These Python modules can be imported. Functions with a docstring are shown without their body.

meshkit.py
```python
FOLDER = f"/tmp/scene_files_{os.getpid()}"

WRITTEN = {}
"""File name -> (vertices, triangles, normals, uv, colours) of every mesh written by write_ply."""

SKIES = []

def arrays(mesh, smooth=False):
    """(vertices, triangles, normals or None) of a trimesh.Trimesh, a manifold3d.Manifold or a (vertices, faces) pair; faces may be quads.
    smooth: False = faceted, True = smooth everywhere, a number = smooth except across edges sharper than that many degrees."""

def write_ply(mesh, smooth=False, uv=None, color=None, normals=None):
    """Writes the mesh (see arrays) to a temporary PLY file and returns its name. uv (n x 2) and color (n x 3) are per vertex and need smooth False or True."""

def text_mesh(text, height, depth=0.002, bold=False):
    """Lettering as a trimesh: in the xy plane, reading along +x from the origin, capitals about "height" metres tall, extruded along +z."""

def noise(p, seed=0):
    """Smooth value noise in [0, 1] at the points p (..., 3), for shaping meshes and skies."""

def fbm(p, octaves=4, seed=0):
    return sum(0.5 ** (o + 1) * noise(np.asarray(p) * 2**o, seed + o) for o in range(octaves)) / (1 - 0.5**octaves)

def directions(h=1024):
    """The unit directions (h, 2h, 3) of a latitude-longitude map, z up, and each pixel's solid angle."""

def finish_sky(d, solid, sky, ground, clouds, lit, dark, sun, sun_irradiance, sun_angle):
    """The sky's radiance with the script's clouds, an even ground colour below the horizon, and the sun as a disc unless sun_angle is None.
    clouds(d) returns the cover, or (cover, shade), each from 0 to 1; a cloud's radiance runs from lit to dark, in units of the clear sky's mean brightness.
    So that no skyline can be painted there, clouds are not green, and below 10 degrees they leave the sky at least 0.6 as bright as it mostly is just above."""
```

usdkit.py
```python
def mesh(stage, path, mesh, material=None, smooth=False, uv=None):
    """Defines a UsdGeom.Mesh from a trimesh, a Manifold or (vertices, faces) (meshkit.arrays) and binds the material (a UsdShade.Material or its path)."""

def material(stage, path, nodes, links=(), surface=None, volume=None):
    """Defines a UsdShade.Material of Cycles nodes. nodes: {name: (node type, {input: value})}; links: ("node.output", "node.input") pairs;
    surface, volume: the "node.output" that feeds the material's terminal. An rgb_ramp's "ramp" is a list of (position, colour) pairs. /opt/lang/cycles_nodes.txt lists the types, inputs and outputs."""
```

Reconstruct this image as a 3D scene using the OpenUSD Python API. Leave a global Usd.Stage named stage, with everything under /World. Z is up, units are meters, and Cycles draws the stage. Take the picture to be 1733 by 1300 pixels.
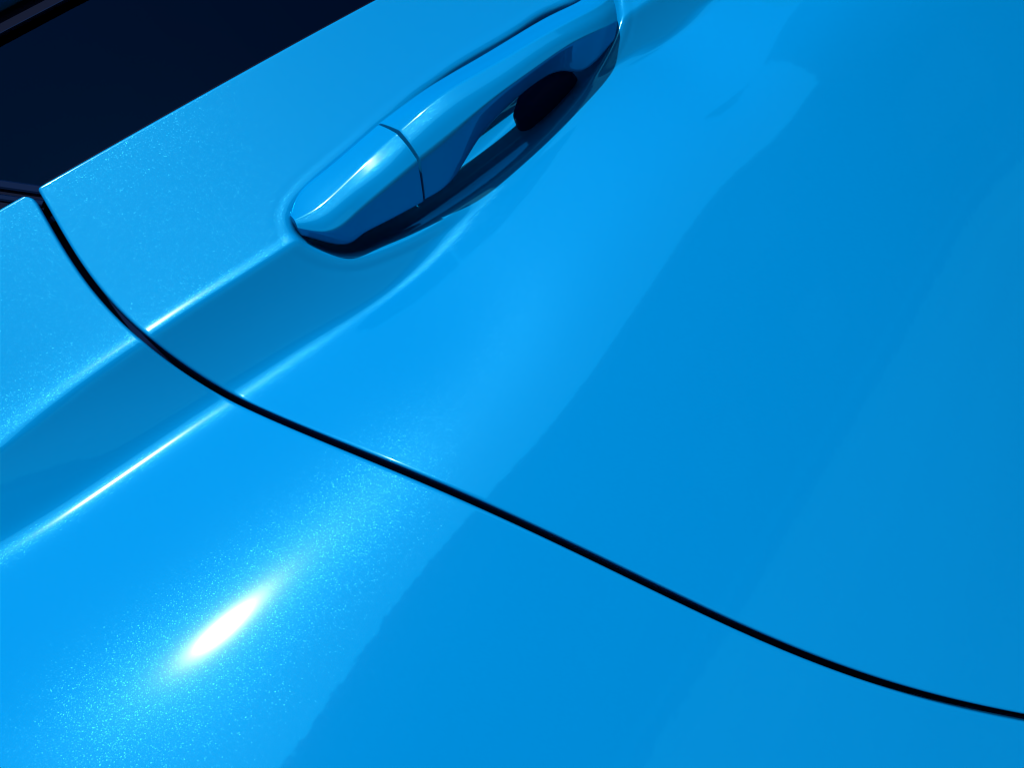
import math, numpy as np, trimesh, usdkit
from pxr import Usd, UsdGeom, UsdLux, UsdShade, Gf, Sdf
from scipy.interpolate import PchipInterpolator, CubicSpline, RectBivariateSpline
from scipy.spatial import cKDTree
import shapely

# ---------------------------------------------------------------- camera, sky, sun, exposure
YAW, PITCH, ROLL, DIST, FPX = math.radians(20), math.radians(8), math.radians(31.5), 0.38, 1359.0 / 1733
AIM = np.array([0.0, 0.0, 0.80])
SUN_EL, SUN_AZ = math.radians(47.5), math.radians(-13)      # azimuth: 0 = straight out from the car's side, + towards its front
SUN_POWER, SKY_POWER, EXPOSURE = 1.25, 0.092, 0.98
D_ = np.array([math.sin(YAW) * math.cos(PITCH), math.cos(YAW) * math.cos(PITCH), -math.sin(PITCH)])
r0 = np.cross(D_, [0, 0, 1]); r0 /= np.linalg.norm(r0); u0 = np.cross(r0, D_)
R_ = r0 * math.cos(ROLL) + u0 * -math.sin(ROLL)          # the hand-held phone is turned in the picture plane
U_ = np.cross(R_, D_)
EYE = AIM - DIST * D_

# ---------------------------------------------------------------- body surface: x along the car (m), w below the belt line (m)
# outlines on the body side, in metres
BELT = [0.19824, 0.05874]
Y0 = -0.05193
CURVES = {
 'belt': [(-0.1213, -0.0002), (-0.0835, -0.0002), (-0.0360, 0.0007), (0.0157, 0.0002), (0.0623, -0.0004)],
 'crease': [(-0.1977, 0.0890), (-0.1674, 0.0856), (-0.1264, 0.0840), (-0.0981, 0.0833), (-0.0676, 0.0835), (-0.0406, 0.0833), (0.1952, 0.0742)],
 'ridge': [(-0.2227, 0.1277), (-0.2016, 0.1295), (-0.1816, 0.1295), (-0.1517, 0.1293), (-0.1199, 0.1289), (-0.0942, 0.1298), (-0.0632, 0.1297), (-0.0353, 0.1308), (-0.0132, 0.1311), (0.0165, 0.1266), (0.0505, 0.1172), (0.0897, 0.1087), (0.1260, 0.1006), (0.1550, 0.0924), (0.1746, 0.0854), (0.1986, 0.1003), (0.2600, 0.0929)],
 'horizon': [(-0.1586, 0.2673), (-0.1280, 0.2534), (-0.0924, 0.2396), (-0.0509, 0.2293), (-0.0054, 0.2179), (0.0367, 0.2139), (0.0934, 0.1984), (0.1495, 0.1885), (0.2381, 0.1750)],
 'shut': [(-0.1265, 0.0020), (-0.1278, 0.0101), (-0.1289, 0.0188), (-0.1289, 0.0307), (-0.1280, 0.0553), (-0.1232, 0.0827), (-0.1167, 0.1044), (-0.1096, 0.1230), (-0.1012, 0.1398), (-0.0877, 0.1612), (-0.0746, 0.1815), (-0.0628, 0.2029), (-0.0492, 0.2272), (-0.0352, 0.2522), (-0.0211, 0.2778), (-0.0063, 0.3035), (0.0089, 0.3299), (0.0246, 0.3572), (0.0418, 0.3848), (0.0611, 0.4130), (0.0833, 0.4418), (0.1179, 0.4818)],
 'cup': [(-0.0353, 0.0736), (-0.0379, 0.0793), (-0.0374, 0.0852), (-0.0283, 0.0971), (-0.0168, 0.1047), (-0.0024, 0.1083), (0.0150, 0.1110), (0.0501, 0.1119), (0.0892, 0.1092), (0.1242, 0.1028), (0.1569, 0.0933), (0.1788, 0.0831), (0.1878, 0.0768), (0.1973, 0.0657), (0.2010, 0.0559), (0.1928, 0.0507), (0.1758, 0.0538), (0.1516, 0.0518), (0.1240, 0.0527), (0.0938, 0.0529), (0.0616, 0.0548), (0.0294, 0.0588), (0.0109, 0.0620), (-0.0096, 0.0651), (-0.0281, 0.0691)],
 'quarter': [(-0.1429, -0.0007), (-0.1294, -0.0001)],
}

def pl(name):                                             # curve w(x), straight beyond its ends
    p = np.array(CURVES[name]); p = p[np.argsort(p[:, 0])]
    s = PchipInterpolator(p[:, 0], p[:, 1]); k = min(3, len(p) - 1)
    a = (p[k, 1] - p[0, 1]) / (p[k, 0] - p[0, 0]); b = (p[-1, 1] - p[-1 - k, 1]) / (p[-1, 0] - p[-1 - k, 0])
    return lambda x: np.where(x < p[0, 0], p[0, 1] + a * (x - p[0, 0]), np.where(x > p[-1, 0], p[-1, 1] + b * (x - p[-1, 0]), s(np.clip(x, p[0, 0], p[-1, 0]))))

tn = lambda d: math.tan(math.radians(d))
def sm(t): t = np.clip(t, 0, 1); return t * t * t * (t * (6 * t - 15) + 10)

GX = np.arange(-0.75, 1.1501, 0.005)
GW = np.arange(-0.06, 0.6501, 0.0005)
class Body: pass
def make_body():
    B = Body()
    B.wu, B.wl, B.wk = pl('crease'), pl('ridge'), pl('horizon')
    F0 = np.zeros((len(GX), len(GW))); DD = np.zeros_like(F0); CH = np.zeros_like(F0)
    dw = GW[1] - GW[0]; i0 = np.argmin(abs(GW))
    for i, x in enumerate(GX):
        wu, wl, wk = float(B.wu(x)), float(B.wl(x)), float(B.wk(x))
        wl = max(wl, wu + 0.02); wk = max(wk, wl + 0.03); m = wl + 0.35 * (wk - wl); ek = E_K - 17 * min(max(x, -0.3), 0.35)
        t = PchipInterpolator([-0.2, 0, wu, max(m, wu + 0.01), wk, wk + 0.13, wk + 0.30, wk + 1.0], [tn(5), tn(6), tn(E_U), tn(E_M), tn(ek), tn(ek - 4), tn(ek - 7), tn(ek - 10)])
        # the tail of a tall haunch: slope kinks are softened below
        F0[i] = t(GW)
        L = wl - wu; rl = 0.005 + 0.021 * float(sm((0.03 - x) / 0.15)); R = 0.10
        s = -BAND * sm((GW - wu + 0.0015) / 0.006) * (1 - sm((GW - wl + rl * .5) / rl))
        s = s + LIP * sm((GW - wu + 0.0055) / 0.0035) * (1 - sm((GW - wu + 0.0015) / 0.003))
        rec = sm((GW - wl + rl * .5) / rl) * np.where(GW < wl + 0.01, 1, np.cos(np.clip((GW - wl - 0.01) / R, 0, 1) * math.pi / 2) ** 2)
        s = s + rec * (-s.sum() / rec.sum())
        DD[i] = np.cumsum(s) * dw
        e = wl + 0.045; k0, k1 = np.searchsorted(GW, wu), np.searchsorted(GW, e)
        ch = np.interp(GW, [wu, e], [DD[i, k0], DD[i, k1]])
        CH[i] = np.where((GW > wu) & (GW < e), np.maximum(0, ch - DD[i]), 0)
    from scipy.ndimage import gaussian_filter
    F0 = gaussian_filter(F0, (6, 10), mode='nearest')
    F0 = np.cumsum(F0, 1) * dw; F0 -= F0[:, i0:i0 + 1]
    F0 += (-0.10 * (GX - 0.05) ** 2 + TWIST * GX)[:, None]
    F0 += HAUNCH * sm((-0.06 - GX) / 0.20)[:, None] * sm((GW - 0.06) / 0.08)[None, :]      # the haunch over the rear wheel
    F0 += TW2 * (0.03 - 0.04 * np.logaddexp(0, (0.03 - GX) / 0.04))[:, None] * (1 - sm((GW - 0.08) / 0.14))[None, :]
    DD = gaussian_filter(DD, (3, 1), mode='nearest')
    CH = gaussian_filter(CH, (0.5, 6), mode='nearest')
    B.f0 = RectBivariateSpline(GX, GW, F0 + DD); B.ch = RectBivariateSpline(GX, GW, 0.0 * CH)
    return B
HAUNCH, TW2 = 0.007, 0.06
E_U, E_M, E_K, BAND, LIP, TWIST = 10.5, 25.3, 18, 0.50, 0.155, 0.0

def z_of(x, w): return AIM[2] + BELT[0] + BELT[1] * x - w
def w_of(x, z): return AIM[2] + BELT[0] + BELT[1] * x - z

FSTOP, FOCUS = 2.8, 0.40
B = make_body()
stage = Usd.Stage.CreateInMemory()
UsdGeom.SetStageUpAxis(stage, UsdGeom.Tokens.z); UsdGeom.SetStageMetersPerUnit(stage, 1.0)
UsdGeom.Xform.Define(stage, '/World'); UsdGeom.Scope.Define(stage, '/World/Looks')
cam = UsdGeom.Camera.Define(stage, '/World/camera')
M = np.eye(4); M[0, :3], M[1, :3], M[2, :3], M[3, :3] = R_, U_, -D_, EYE
cam.AddTransformOp().Set(Gf.Matrix4d(*M.ravel()))
cam.CreateHorizontalApertureAttr(7.0); cam.CreateVerticalApertureAttr(7.0 * 769 / 1024); cam.CreateFocalLengthAttr(7.0 * FPX)
cam.CreateClippingRangeAttr(Gf.Vec2f(0.01, 3000)); cam.CreateFStopAttr(FSTOP); cam.CreateFocusDistanceAttr(FOCUS)
cam.CreateExposureAttr(EXPOSURE)
sd_ = np.array([math.cos(SUN_EL) * math.sin(SUN_AZ), -math.cos(SUN_EL) * math.cos(SUN_AZ), math.sin(SUN_EL)])
mat = lambda name, *a, **k: usdkit.material(stage, '/World/Looks/' + name, *a, **k)
sky_m = mat('sky_light', {'s': ('sky_texture', {'sky_type': 'single_scattering', 'sun_disc': False, 'sun_elevation': SUN_EL, 'sun_rotation': math.atan2(sd_[0], sd_[1]), 'air_density': 1.0, 'aerosol_density': 1.5, 'ozone_density': 2.0}),
                          'b': ('background_shader', {'strength': SKY_POWER})}, [('s.color', 'b.color')], surface='b.background')
dome = UsdLux.DomeLight.Define(stage, '/World/sky'); UsdShade.MaterialBindingAPI.Apply(dome.GetPrim()).Bind(sky_m)
sun = UsdLux.DistantLight.Define(stage, '/World/sun'); sun.CreateNormalizeAttr(True); sun.CreateIntensityAttr(SUN_POWER); sun.CreateAngleAttr(0.53)
sun.CreateColorAttr(Gf.Vec3f(1.0, 0.96, 0.90))
z = sd_; x_ = np.cross([0, 0, 1], z); x_ /= np.linalg.norm(x_); y_ = np.cross(z, x_)
M = np.eye(4); M[0, :3], M[1, :3], M[2, :3] = x_, y_, z
sun.AddTransformOp().Set(Gf.Matrix4d(*M.ravel()))

# ---------------------------------------------------------------- materials
def paint(name):                                           # pigment, a broad metallic sheen, single mirror flakes and the clear lacquer
    n = {'g': ('geometry', {}),
         'v': ('voronoi_texture', {'scale': 3800.0, 'feature': 'f1'}),
         's1': ('vector_math', {'math_type': 'subtract', 'vector2': (.5, .5, .5)}), 'k1': ('vector_math', {'math_type': 'scale', 'scale': 0.28}),
         'a1': ('vector_math', {'math_type': 'add'}), 'nn': ('vector_math', {'math_type': 'normalize'}),
         'sheen': ('glossy_bsdf', {'color': FLAKE_COL, 'roughness': 0.45, 'distribution': 'ggx'}),
         'flake': ('glossy_bsdf', {'color': (0.05, 0.60, 0.9), 'roughness': 0.19, 'distribution': 'ggx'}),
         'base': ('diffuse_bsdf', {'color': BASE_COL}),
         'm1': ('mix_closure', {'fac': 0.035}), 'm2': ('mix_closure', {'fac': 0.0042}), 'm3': ('mix_closure', {'fac': 0.0045}), 'haze': ('glossy_bsdf', {'color': (0.9, 0.95, 1.0), 'roughness': 0.14, 'distribution': 'ggx'}),
         'fr': ('fresnel', {'IOR': 1.85}), 'coat': ('glossy_bsdf', {'color': COAT_COL, 'roughness': COAT_ROUGH, 'distribution': 'ggx'}),
         'op': ('noise_texture', {'scale': 260.0, 'detail': 1.0}), 'os': ('vector_math', {'math_type': 'subtract', 'vector2': (.5, .5, .5)}), 'ok': ('vector_math', {'math_type': 'scale', 'scale': 0.012}),
         'oa': ('vector_math', {'math_type': 'add'}), 'on': ('vector_math', {'math_type': 'normalize'}),
         'out': ('mix_closure', {})}
    l = [('g.position', 'v.vector'), ('v.color', 's1.vector1'), ('s1.vector', 'k1.vector1'), ('k1.vector', 'a1.vector1'), ('g.normal', 'a1.vector2'), ('a1.vector', 'nn.vector1'),
         ('nn.vector', 'flake.normal'), ('base.BSDF', 'm1.closure1'), ('sheen.BSDF', 'm1.closure2'), ('m1.closure', 'm2.closure1'), ('flake.BSDF', 'm2.closure2'),
         ('g.position', 'op.vector'), ('op.color', 'os.vector1'), ('os.vector', 'ok.vector1'), ('ok.vector', 'oa.vector1'), ('g.normal', 'oa.vector2'), ('oa.vector', 'on.vector1'), ('on.vector', 'coat.normal'),
         ('m2.closure', 'm3.closure1'), ('haze.BSDF', 'm3.closure2'), ('m3.closure', 'out.closure1'), ('coat.BSDF', 'out.closure2'), ('fr.fac', 'out.fac')]
    return mat(name, n, l, surface='out.closure')
FLAKE_COL, BASE_COL, COAT_COL, COAT_ROUGH = (0.0, 0.13, 0.31), (0.0, 0.098, 0.266), (0.015, 0.62, 0.82), 0.03
PAINT = paint('blue_paint')
RUBBER = mat('black_rubber', {'g': ('geometry', {}), 'n': ('noise_texture', {'scale': 900.0, 'detail': 3.0}), 'b': ('bump', {'strength': 0.15, 'distance': 0.001}),
                              'p': ('principled_bsdf', {'base_color': (0.0003, 0.0016, 0.008), 'roughness': 0.8, 'specular_ior_level': 0.03})}, [('g.position', 'n.vector'), ('n.fac', 'b.height'), ('b.normal', 'p.normal')], surface='p.BSDF')
mat('dark_reflection', {'p': ('principled_bsdf', {'base_color': (0.0005, 0.006, 0.04), 'roughness': 0.5, 'specular_ior_level': 0.05, 'specular_tint': (0.1, 0.4, 1.0)})}, surface='p.BSDF')  # navy-black colour put in for the dark reflection behind the grip
DARK_REFLECTION = UsdShade.Material.Get(stage, '/World/Looks/dark_reflection')
GLOSS = mat('black_plastic', {'p': ('principled_bsdf', {'base_color': (0.0005, 0.003, 0.014), 'roughness': 0.06, 'specular_ior_level': 0.15, 'specular_tint': (0.1, 0.4, 1.0)})}, surface='p.BSDF')
GLASS = mat('tinted_glass', {'t': ('transparent_bsdf', {'color': (0.01, 0.02, 0.05)}), 'r': ('glossy_bsdf', {'color': (0.02, 0.18, 0.56), 'roughness': 0.005}), 'f': ('fresnel', {'IOR': 1.45}), 'm': ('mix_closure', {})},
            [('t.BSDF', 'm.closure1'), ('r.BSDF', 'm.closure2'), ('f.fac', 'm.fac')], surface='m.closure')
CABIN = mat('cabin_trim', {'p': ('principled_bsdf', {'base_color': (0.010, 0.011, 0.014), 'roughness': 0.8})}, surface='p.BSDF')
CAVITY = mat('cavity_sealer', {'p': ('principled_bsdf', {'base_color': (0.0008, 0.004, 0.02), 'roughness': 0.8, 'specular_ior_level': 0.02})}, surface='p.BSDF')
ASPHALT = mat('asphalt', {'g': ('geometry', {}), 'n': ('noise_texture', {'scale': 60.0, 'detail': 6.0}), 'sx': ('mapping', {'scale': (0.05, 1.3, 1.0)}), 'n2': ('noise_texture', {'scale': 1.0, 'detail': 4.0}), 'mx': ('mix', {'mix_type': 'multiply', 'fac': 0.7}),
                          'r': ('rgb_ramp', {'ramp': [(0.3, (0.035, 0.035, 0.037)), (0.7, (0.085, 0.083, 0.080))]}), 'r2': ('rgb_ramp', {'ramp': [(0.35, (0.35, 0.35, 0.35)), (0.65, (1, 1, 1))]}),
                          'b': ('bump', {'strength': 0.5, 'distance': 0.005}), 'p': ('principled_bsdf', {'roughness': 0.9})},
              [('g.position', 'n.vector'), ('g.position', 'sx.vector'), ('sx.vector', 'n2.vector'), ('n.fac', 'r.fac'), ('n2.fac', 'r2.fac'), ('r.color', 'mx.color1'), ('r2.color', 'mx.color2'), ('mx.color', 'p.base_color'), ('n.fac', 'b.height'), ('b.normal', 'p.normal')], surface='p.BSDF')

# ---------------------------------------------------------------- helpers
used = {}
def numbered(path):
    used[path] = used.get(path, -1) + 1
    return path if used[path] == 0 else '%s_%03d' % (path, used[path])
def obj(name, mesh, m, parent='/World', smooth=True, label=None, normals=None, **data):
    p = numbered('%s/%s' % (parent, name))
    g = usdkit.mesh(stage, p, mesh, m, smooth=smooth)
    if normals is not None:
        g.CreateNormalsAttr([Gf.Vec3f(*map(float, q)) for q in normals]); g.SetNormalsInterpolation('vertex')
    if label: g.GetPrim().SetCustomDataByKey('label', label)
    for k, v in data.items(): g.GetPrim().SetCustomDataByKey(k, v)
    return p
def grid(P, flip=False, close=False):                     # P: (n, m, 3) points
    n, m = P.shape[:2]; i = np.arange(n * m).reshape(n, m)
    if close: i = np.hstack([i, i[:, :1]])
    q = np.stack([i[:-1, :-1], i[1:, :-1], i[1:, 1:], i[:-1, 1:]], -1).reshape(-1, 4)
    if flip: q = q[:, ::-1]
    return P.reshape(-1, 3), q
def spline(pts, n, closed=False):
    p = np.array(pts, float)
    if closed: p = np.vstack([p, p[:1]])
    t = np.r_[0, np.cumsum(np.linalg.norm(np.diff(p, axis=0), axis=1) ** 0.5)]
    s = CubicSpline(t, p, bc_type='periodic' if closed else 'natural')
    q = s(np.linspace(0, t[-1], 3000)); L = np.r_[0, np.cumsum(np.linalg.norm(np.diff(q, axis=0), axis=1))]
    u = np.linspace(0, L[-1], n + 1)[:n] if closed else np.linspace(0, L[-1], n)
    return np.stack([np.interp(u, L, q[:, k]) for k in range(p.shape[1])], 1)

# ---------------------------------------------------------------- the stamped surface of the body side
CUP = spline(CURVES['cup'], 1600, closed=True)
CUP_TREE, CUP_POLY = cKDTree(CUP), shapely.Polygon(CUP)
shapely.prepare(CUP_POLY)
CUP_DEPTH, CUP_LEN = 0.038, 0.0105
def signed(x, w):
    d = np.full(x.shape, 1.0); near = (x > CUP[:, 0].min() - .05) & (x < CUP[:, 0].max() + .05) & (w > CUP[:, 1].min() - .05) & (w < CUP[:, 1].max() + .05)
    q = np.stack([x[near], w[near]], 1); dd = CUP_TREE.query(q)[0]
    d[near] = np.where(shapely.contains_xy(CUP_POLY, q), -dd, dd)
    return d
def F(x, w, cup=True):                                    # how far the sheet stands out from the car's middle plane
    x, w = np.asarray(x, float), np.asarray(w, float)
    f = B.f0.ev(x, w) + Y0
    s = signed(x, w)
    f = f + B.ch.ev(x, w) * (1 - sm((s - 0.002) / 0.013))
    f = f - 0.00012 * np.exp(-((s - 0.008) / 0.002) ** 2) + 0.00015 * np.exp(-((s - 0.005) / 0.003) ** 2)      # the pressed rim round the recess
    if cup:
        a = -s; soft = np.where(a > -0.01, 0.0008 * np.logaddexp(0, a / 0.0008), 0)
        f = f - CUP_DEPTH * (1 - np.exp(-soft / CUP_LEN))
    return f
def pt(x, w, off=0.0, cup=False):
    x, w = np.asarray(x, float), np.asarray(w, float)
    return np.stack([x, -(F(x, w, cup) + off), z_of(x, w)], -1)
def steps(parts):                                          # [(from, to, step), ...] -> one list of stations
    return np.unique(np.round(np.concatenate([np.arange(a, b, s) for a, b, s in parts] + [[parts[-1][1]]]), 6))

SHUT = np.array(CURVES['shut']); o = np.argsort(SHUT[:, 1]); SHUT = SHUT[o]
SHUT_END = (SHUT[-1, 0] - SHUT[-3, 0]) / (SHUT[-1, 1] - SHUT[-3, 1])
shut_fit = np.polynomial.Polynomial.fit(np.r_[SHUT[:, 1], SHUT[-1, 1] + .03, SHUT[-1, 1] + .06, -.01], np.r_[SHUT[:, 0], SHUT[-1, 0] + .03 * SHUT_END, SHUT[-1, 0] + .06 * SHUT_END, SHUT[0, 0]], 8)
SH0, SH1 = SHUT[0, 1], SHUT[-1, 1]
def shut_x(w):
    w = np.asarray(w, float); c = shut_fit(np.clip(w, SH0, SH1))
    return c + np.where(w < SH0, (w - SH0) * shut_fit.deriv()(SH0), 0) + np.where(w > SH1, (w - SH1) * shut_fit.deriv()(SH1), 0)
def shut_slope(w): return (shut_x(w + .001) - shut_x(w - .001)) / .002
GAP = 0.0030
def hem(d, r):                                             # rolled sheet edge: inward offset against distance from the edge
    t = np.clip(1 - d / r, 0, 1)
    return r * (1 - np.sqrt(np.maximum(0, 1 - t * t)))

W_ROWS = steps([(0, .004, .0004), (.004, .055, .002), (.055, .150, .0008), (.150, .30, .0016), (.30, .62, .004)])
D_COLS = np.unique(np.r_[np.linspace(0, .004, 11), steps([(.004, .09, .0015), (.09, .42, .0008), (.42, .60, .004), (.60, .95, .02)])])
def panel(side, d_cols, w_rows, corner):
    w = w_rows[:, None] * np.ones((1, len(d_cols))); c = 1 / np.sqrt(1 + shut_slope(w_rows) ** 2)
    dist = d_cols[None, :] * np.ones((len(w_rows), 1))
    edge = shut_x(w_rows) + side * (GAP / 2) / c
    x = edge[:, None] + side * d_cols[None, :]
    perp = dist * c[:, None]
    # the belt corner of the sheet is rounded
    if corner > 0:
        k = np.clip(1 - w / corner, 0, 1); x = x + side * (corner * (1 - np.sqrt(np.maximum(0, 1 - k * k)))) * np.exp(-dist / 0.006)
    off = -hem(perp, 0.0015) - hem(w, 0.0011)
    P = pt(x, w, 0, True); P[..., 1] -= off
    # the sheet turns inwards at the shut line and at the belt line
    e = P[:, :1].copy(); flange = []
    for k, (dx, dy) in enumerate(((.0, .022), (.0002, .012), (.0, .004), (0, .0015))):
        q = e.copy(); q[..., 0] += side * dx; q[..., 1] += dy; flange.append(q)
    P = np.concatenate([np.concatenate(flange, 1), P], 1)
    e = P[:1].copy(); top = []
    for dz, dy in ((-.004, .016), (-.001, .008), (0, .003), (0, .001)):
        q = e.copy(); q[..., 1] += dy; q[..., 2] += dz; top.append(q)
    P = np.concatenate(top + [P], 0)
    return grid(P, flip=side < 0)

car = '/World/parked_car'
c = UsdGeom.Xform.Define(stage, car).GetPrim()
c.SetCustomDataByKey('label', 'glossy metallic blue car seen close at its rear door handle'); c.SetCustomDataByKey('category', 'car')
obj('rear_door', panel(+1, D_COLS, W_ROWS, 0.0015), PAINT, car)
door = car + '/rear_door'
Q_COLS = np.unique(np.r_[np.linspace(0, .004, 11), steps([(.004, .16, .002), (.16, .60, .01)])])
Q_ROWS = steps([(0, .004, .0004), (.004, .09, .002), (.09, .155, .001), (.155, .30, .002), (.30, .62, .005)])
obj('quarter_panel', panel(-1, Q_COLS, Q_ROWS, 0.006), PAINT, car)
# inside of the shut gap
ww = np.linspace(-.004, .62, 160)
gap_pts = [pt(shut_x(ww) + dx, np.clip(ww, 0, None), -dp) for dx, dp in ((-.020, .016), (-.006, .020), (.006, .020), (.020, .016))]
for g in gap_pts: g[:, 2] = z_of(g[:, 0], ww)
obj("door_jamb", grid(np.stack(gap_pts, 1), flip=False), CAVITY, car)

# ---------------------------------------------------------------- door handle: lofted through sections (top edge, crest, lower crease, underside edge) in x, w, stand-off
HANDLE = {
 'grip': [
  [(0.0265, 0.0573, 0.0070), (0.0280, 0.0681, 0.0190), (0.0289, 0.0849, 0.0180), (0.0276, 0.1008, 0.0040)],
  [(0.0573, 0.0549, 0.0080), (0.0541, 0.0654, 0.0260), (0.0519, 0.0832, 0.0235), (0.0456, 0.1001, 0.0050)],
  [(0.0892, 0.0547, 0.0080), (0.0841, 0.0661, 0.0280), (0.0768, 0.0806, 0.0260), (0.0696, 0.0900, 0.0060)],
  [(0.1187, 0.0545, 0.0080), (0.1141, 0.0663, 0.0280), (0.1051, 0.0787, 0.0260), (0.1008, 0.0829, 0.0060)],
  [(0.1450, 0.0545, 0.0080), (0.1419, 0.0662, 0.0240), (0.1356, 0.0770, 0.0230), (0.1322, 0.0821, 0.0050)],
  [(0.1715, 0.0552, 0.0050), (0.1719, 0.0649, 0.0140), (0.1672, 0.0773, 0.0130), (0.1552, 0.0885, 0.0030)],
  [(0.1881, 0.0540, 0.0030), (0.1895, 0.0623, 0.0060), (0.1825, 0.0764, 0.0050), (0.1792, 0.0830, 0.0010)],
 ],
 'cap': [
  [(-0.0363, 0.0722, 0.0020), (-0.0369, 0.0758, 0.0060), (-0.0376, 0.0800, 0.0050), (-0.0360, 0.0828, -0.0010)],
  [(-0.0282, 0.0662, 0.0020), (-0.0274, 0.0772, 0.0085), (-0.0287, 0.0886, 0.0080), (-0.0241, 0.0948, 0.0000)],
  [(-0.0113, 0.0626, 0.0035), (-0.0058, 0.0742, 0.0115), (-0.0112, 0.0897, 0.0110), (-0.0109, 0.0984, 0.0020)],
  [(0.0088, 0.0599, 0.0050), (0.0130, 0.0704, 0.0150), (0.0081, 0.0874, 0.0145), (0.0050, 0.0996, 0.0030)],
  [(0.0248, 0.0578, 0.0080), (0.0257, 0.0690, 0.0195), (0.0270, 0.0856, 0.0185), (0.0261, 0.1013, 0.0040)],
 ],
 'pivot': [  # outline of the added lump that stands for a dark reflection
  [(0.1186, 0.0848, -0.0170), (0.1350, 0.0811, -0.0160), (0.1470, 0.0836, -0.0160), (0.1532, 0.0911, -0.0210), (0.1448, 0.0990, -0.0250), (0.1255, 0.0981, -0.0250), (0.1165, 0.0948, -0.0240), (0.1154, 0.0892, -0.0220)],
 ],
}
def loft(sections, n_u, deep, tip0=None, tip1=None):
    S = np.array(sections)                                 # (stations, 4, 3) in car space
    t = np.r_[0, np.cumsum(np.linalg.norm(np.diff(S[:, 1:3].mean(1), axis=0), axis=1))]
    u = np.linspace(0, t[-1], n_u)
    C = CubicSpline(t, S.reshape(len(S), -1), bc_type='natural')(u).reshape(n_u, 4, 3)
    out = []
    for a, b, c_, d in C:
        inward = np.array([0, 1.0, 0])
        depth = max(np.linalg.norm(b - a) * deep, deep * .028)
        ab, bc = (a + b) / 2 - inward * .04 * np.linalg.norm(b - a), (b + c_) / 2 - inward * .08 * np.linalg.norm(c_ - b)
        ring = np.array([a + inward * depth, a, ab, b, bc, c_, d, d + inward * 0.003, (a + d) / 2 + inward * depth]); sharp = np.array([.3, .3, .45, .14, .45, .16, .25, .3, .4])
        new = []
        for i in range(len(ring)):                          # corners rounded by quadratic arcs
            p, q, r = ring[i - 1], ring[i], ring[(i + 1) % len(ring)]
            k = sharp[i]; s0, s1 = q + (p - q) * k, q + (r - q) * k
            for v in np.linspace(0, 1, 9): new.append((1 - v) ** 2 * s0 + 2 * v * (1 - v) * q + v * v * s1)
        out.append(new)
    P = np.array(out)
    def capped(P, tip):
        ring = P[0] if tip == 0 else P[-1]
        cen = ring.mean(0)
        return [cen + (ring - cen) * k for k in (0.0, .5, .9, .97)] if tip == 0 else [cen + (ring - cen) * k for k in (.97, .9, .5, .0)]
    P = np.concatenate([np.array(capped(P, 0)), P, np.array(capped(P, 1))], 0)
    return grid(P, close=True)
def section(rows): return [pt(np.array([r[0]]), np.array([r[1]]), r[2])[0] for r in rows]
def outward(m):
    t = trimesh.Trimesh(m[0], np.vstack([m[1][:, [0, 1, 2]], m[1][:, [0, 2, 3]]]), process=False)
    if t.volume < 0: t.invert()
    return t
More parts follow.
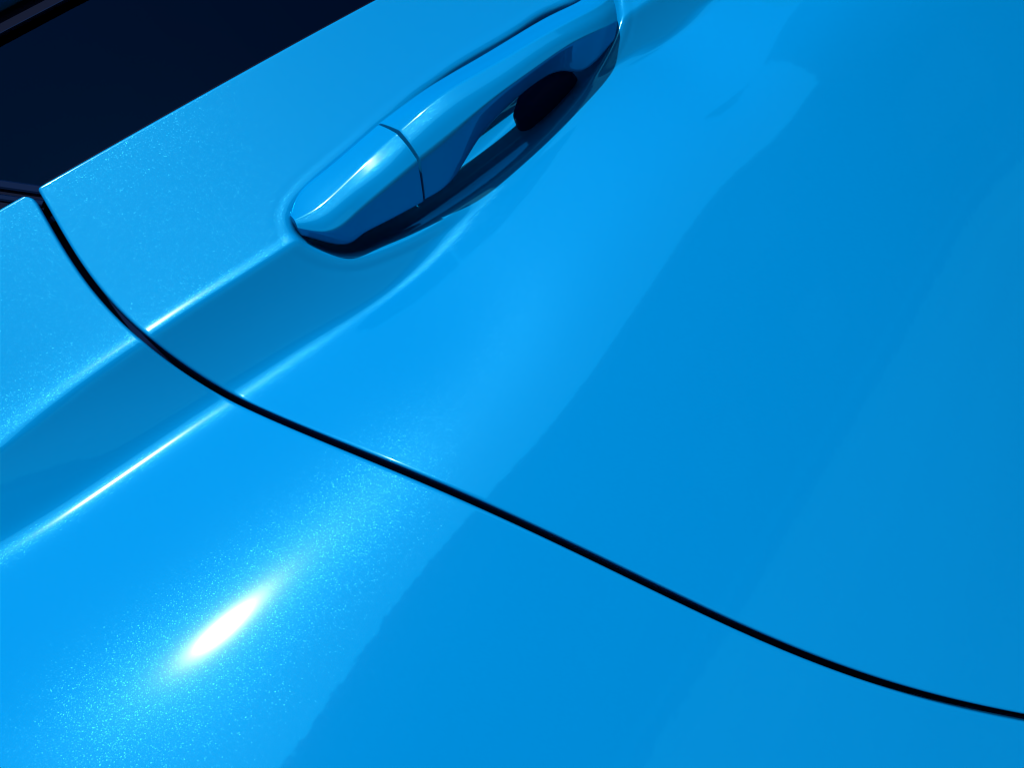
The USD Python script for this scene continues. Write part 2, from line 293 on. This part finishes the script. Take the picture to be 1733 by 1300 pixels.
if HANDLE:
    for key, name in (('grip', 'handle_grip'), ('cap', 'handle_end_cap')):
        obj(name, outward(loft([section(s) for s in HANDLE[key]], 140 if key == 'grip' else 70, .12 if key == 'grip' else .25)), PAINT, door)
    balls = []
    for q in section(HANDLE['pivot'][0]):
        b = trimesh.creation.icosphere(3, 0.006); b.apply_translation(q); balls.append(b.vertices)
    obj('added_dark_reflection', trimesh.convex.convex_hull(np.vstack(balls)), DARK_REFLECTION, door, smooth=40)  # added lump, no handle part: its dark colour imitates a reflection in the recess

# ---------------------------------------------------------------- window
def wplane(x, h, back=0.014):                              # window plane: h metres up the glass from the belt line
    x = np.asarray(x, float); h = np.asarray(h, float)
    return np.stack([x, -(F(x, 0 * x, False) - back - h * math.sin(math.radians(24))), z_of(x, 0 * x) + h * math.cos(math.radians(24))], -1)
def slab(pts, t):                                          # (n, m, 3) sheet given thickness
    q = pts.copy(); q[..., 1] += t; n, m = pts.shape[:2]
    loop = np.concatenate([pts.reshape(-1, 3), q.reshape(-1, 3)]); i = np.arange(n * m).reshape(n, m); k = n * m
    f = [np.stack([i[:-1, :-1], i[:-1, 1:], i[1:, 1:], i[1:, :-1]], -1).reshape(-1, 4), np.stack([i[:-1, :-1], i[1:, :-1], i[1:, 1:], i[:-1, 1:]], -1).reshape(-1, 4) + k]
    rim = np.r_[i[0, :], i[1:, -1], i[-1, -2::-1], i[-2:0:-1, 0]]
    r2 = np.roll(rim, -1); f.append(np.stack([rim, rim + k, r2 + k, r2], -1))
    t = trimesh.Trimesh(loop, np.vstack([np.vstack([a[:, [0, 1, 2]], a[:, [0, 2, 3]]]) for a in f]), process=False)
    t.fix_normals(); return t
def strip(x0, x1, h0, h1, back, t, n=40):
    X = np.linspace(x0, x1, n); h0 = h0(X) if callable(h0) else h0 + 0 * X; h1 = h1(X) if callable(h1) else h1 + 0 * X
    return slab(np.stack([wplane(X, h0, back), wplane(X, h1, back)], 1), t)
def bar(x0, h0, x1, h1, width, back, t):                    # a moulding laid along a line on the window plane, its front edges chamfered
    X, H = np.linspace(x0, x1, 24), np.linspace(h0, h1, 24)
    k = np.array([x1 - x0, h1 - h0]); k = np.array([-k[1], k[0]]) / np.hypot(*k)
    if k[1] > 0: k = -k
    prof = [(0, t), (0, .0008), (.0008, 0), (width - .0008, 0), (width, .0008), (width, t)]
    P = np.stack([wplane(X + k[0] * a, H + k[1] * a, back + b) for a, b in prof], 1)
    return outward(grid(P, close=True))
FRAME_H = lambda X: .1012 + .02 * (X + .078)
ROOF_H = lambda X: .1137 + .02 * (X + .085)
obj('rear_window', strip(-.42, .75, -.015, lambda X: FRAME_H(X) + .006, 0.016, 0.004), GLASS, door, smooth=False)
obj('belt_seal', strip(-.1215, .78, -.008, .0035, 0.0075, 0.006), RUBBER, door, smooth=False)
obj('window_frame', strip(-.40, .78, FRAME_H, lambda X: ROOF_H(X), 0.0135, 0.004), RUBBER, door, smooth=False)
obj('frame_lip', bar(-.40, float(FRAME_H(-.40)), .78, float(FRAME_H(.78)), .0011, .0122, .003), GLOSS, door, smooth=False)
L1 = (-.1195, .0005, -.2315, .1205)
obj('quarter_trim', bar(*L1, .035, .0125, .004), RUBBER, car, smooth=False)
obj('pillar_trim', bar(*L1, .0046, .0095, .003), GLOSS, car, smooth=False)
L2 = (L1[0] - .006, L1[1] - .0040, L1[2] - .006, L1[3] - .0040)
obj('quarter_trim', bar(*L2, .0035, .0105, .002), GLOSS, car, smooth=False)
obj('roof_rail', strip(-.40, .90, lambda X: ROOF_H(X) + .001, lambda X: ROOF_H(X) + .07, 0.004, 0.03), PAINT, car, smooth=False)
obj('cabin', strip(-.45, .9, -.08, .17, 0.12, 0.02), CABIN, car, smooth=False)

# ---------------------------------------------------------------- ground and the building mirrored in the paint
G = np.array([[-1500, -1500, 0], [1500, -1500, 0], [1500, 1500, 0], [-1500, 1500, 0.]])
obj('ground', (G, np.array([[0, 1, 2, 3]])), ASPHALT, smooth=False, kind='structure')
TURN = trimesh.transformations.rotation_matrix(0.205, [0, 0, 1], [4.6, -13.3, 0])      # the building stands a little askew to the car
def box(x0, x1, y0, y1, z0, z1):
    b = trimesh.creation.box([x1 - x0, y1 - y0, z1 - z0]); b.apply_translation([(x0 + x1) / 2, (y0 + y1) / 2, (z0 + z1) / 2]); b.apply_transform(TURN); return b
PAVING = mat('pale_paving', {'g': ('geometry', {}), 'n': ('noise_texture', {'scale': 3.0, 'detail': 5.0}), 'r': ('rgb_ramp', {'ramp': [(0.3, (0.22, 0.21, 0.20)), (0.7, (0.34, 0.33, 0.31))]}), 'p': ('principled_bsdf', {'roughness': 0.9})}, [('g.position', 'n.vector'), ('n.fac', 'r.fac'), ('r.color', 'p.base_color')], surface='p.BSDF')
WALL = mat('render_wall', {'g': ('geometry', {}), 'n': ('noise_texture', {'scale': 1.5, 'detail': 5.0}), 'r': ('rgb_ramp', {'ramp': [(0.3, (0.025, 0.024, 0.022)), (0.7, (0.05, 0.046, 0.042))]}), 'p': ('principled_bsdf', {'roughness': 0.9})}, [('g.position', 'n.vector'), ('n.fac', 'r.fac'), ('r.color', 'p.base_color')], surface='p.BSDF')
ROOF = mat('roof_tile', {'p': ('principled_bsdf', {'base_color': (0.06, 0.05, 0.05), 'roughness': 0.8})}, surface='p.BSDF')
PANE = mat('window_pane', {'p': ('principled_bsdf', {'base_color': (0.02, 0.025, 0.03), 'roughness': 0.05})}, surface='p.BSDF')
BY = -13.3
bld = '/World/building'
b_ = UsdGeom.Xform.Define(stage, bld).GetPrim()
b_.SetCustomDataByKey('label', 'long dark two-storey building mirrored across the right of the door'); b_.SetCustomDataByKey('category', 'building')
obj('wall', box(-30, 16.8, BY - 8, BY, 0, 6.35), WALL, bld, smooth=False)
obj('roof', box(-30.4, 16.8, BY - 8.4, BY + .4, 6.35, 6.7), ROOF, bld, smooth=False)
for k in range(11):
    for zz in (1.0, 4.1):
        obj('window', box(-28.5 + 4 * k, -26.9 + 4 * k, BY, BY + .03, zz, zz + 1.3), PANE, bld, smooth=False)
rng = np.random.default_rng(4)
for k in range(24):
    x0 = -29 + 1.8 * k + rng.uniform(0, .6); hgt = rng.uniform(.1, .55)
    obj('roof_vent', box(x0, x0 + rng.uniform(.3, 1.1), BY - 2, BY + rng.uniform(-1.2, -.2), 6.7, 6.7 + hgt), ROOF, bld, smooth=False)
obj('pavement', box(-60, 60, BY + .3, BY + 2.3, -.1, .12), PAVING, smooth=False, kind='structure')
tw = '/World/tower_block'
t_ = UsdGeom.Xform.Define(stage, tw).GetPrim()
t_.SetCustomDataByKey('label', 'taller stepped block mirrored beside the top of the door'); t_.SetCustomDataByKey('category', 'building')
TURN = trimesh.transformations.translation_matrix([16.35, -10.7, 0]) @ trimesh.transformations.rotation_matrix(1.06, [0, 0, 1])     # unseen block, turned so its side wall stays edge-on in the paint's reflection
obj('wall', box(0, 15, -14, 0, 0, 15.2), WALL, tw, smooth=False)
obj('upper_storeys', box(6.0, 15, -13, -.3, 15.2, 20.0), WALL, tw, smooth=False)
for k in range(3):
    for j in range(4):
        obj('window', box(1.6 + 4.2 * k, 3.4 + 4.2 * k, 0, .03, 1.6 + 3.4 * j, 3.2 + 3.4 * j), PANE, tw, smooth=False)
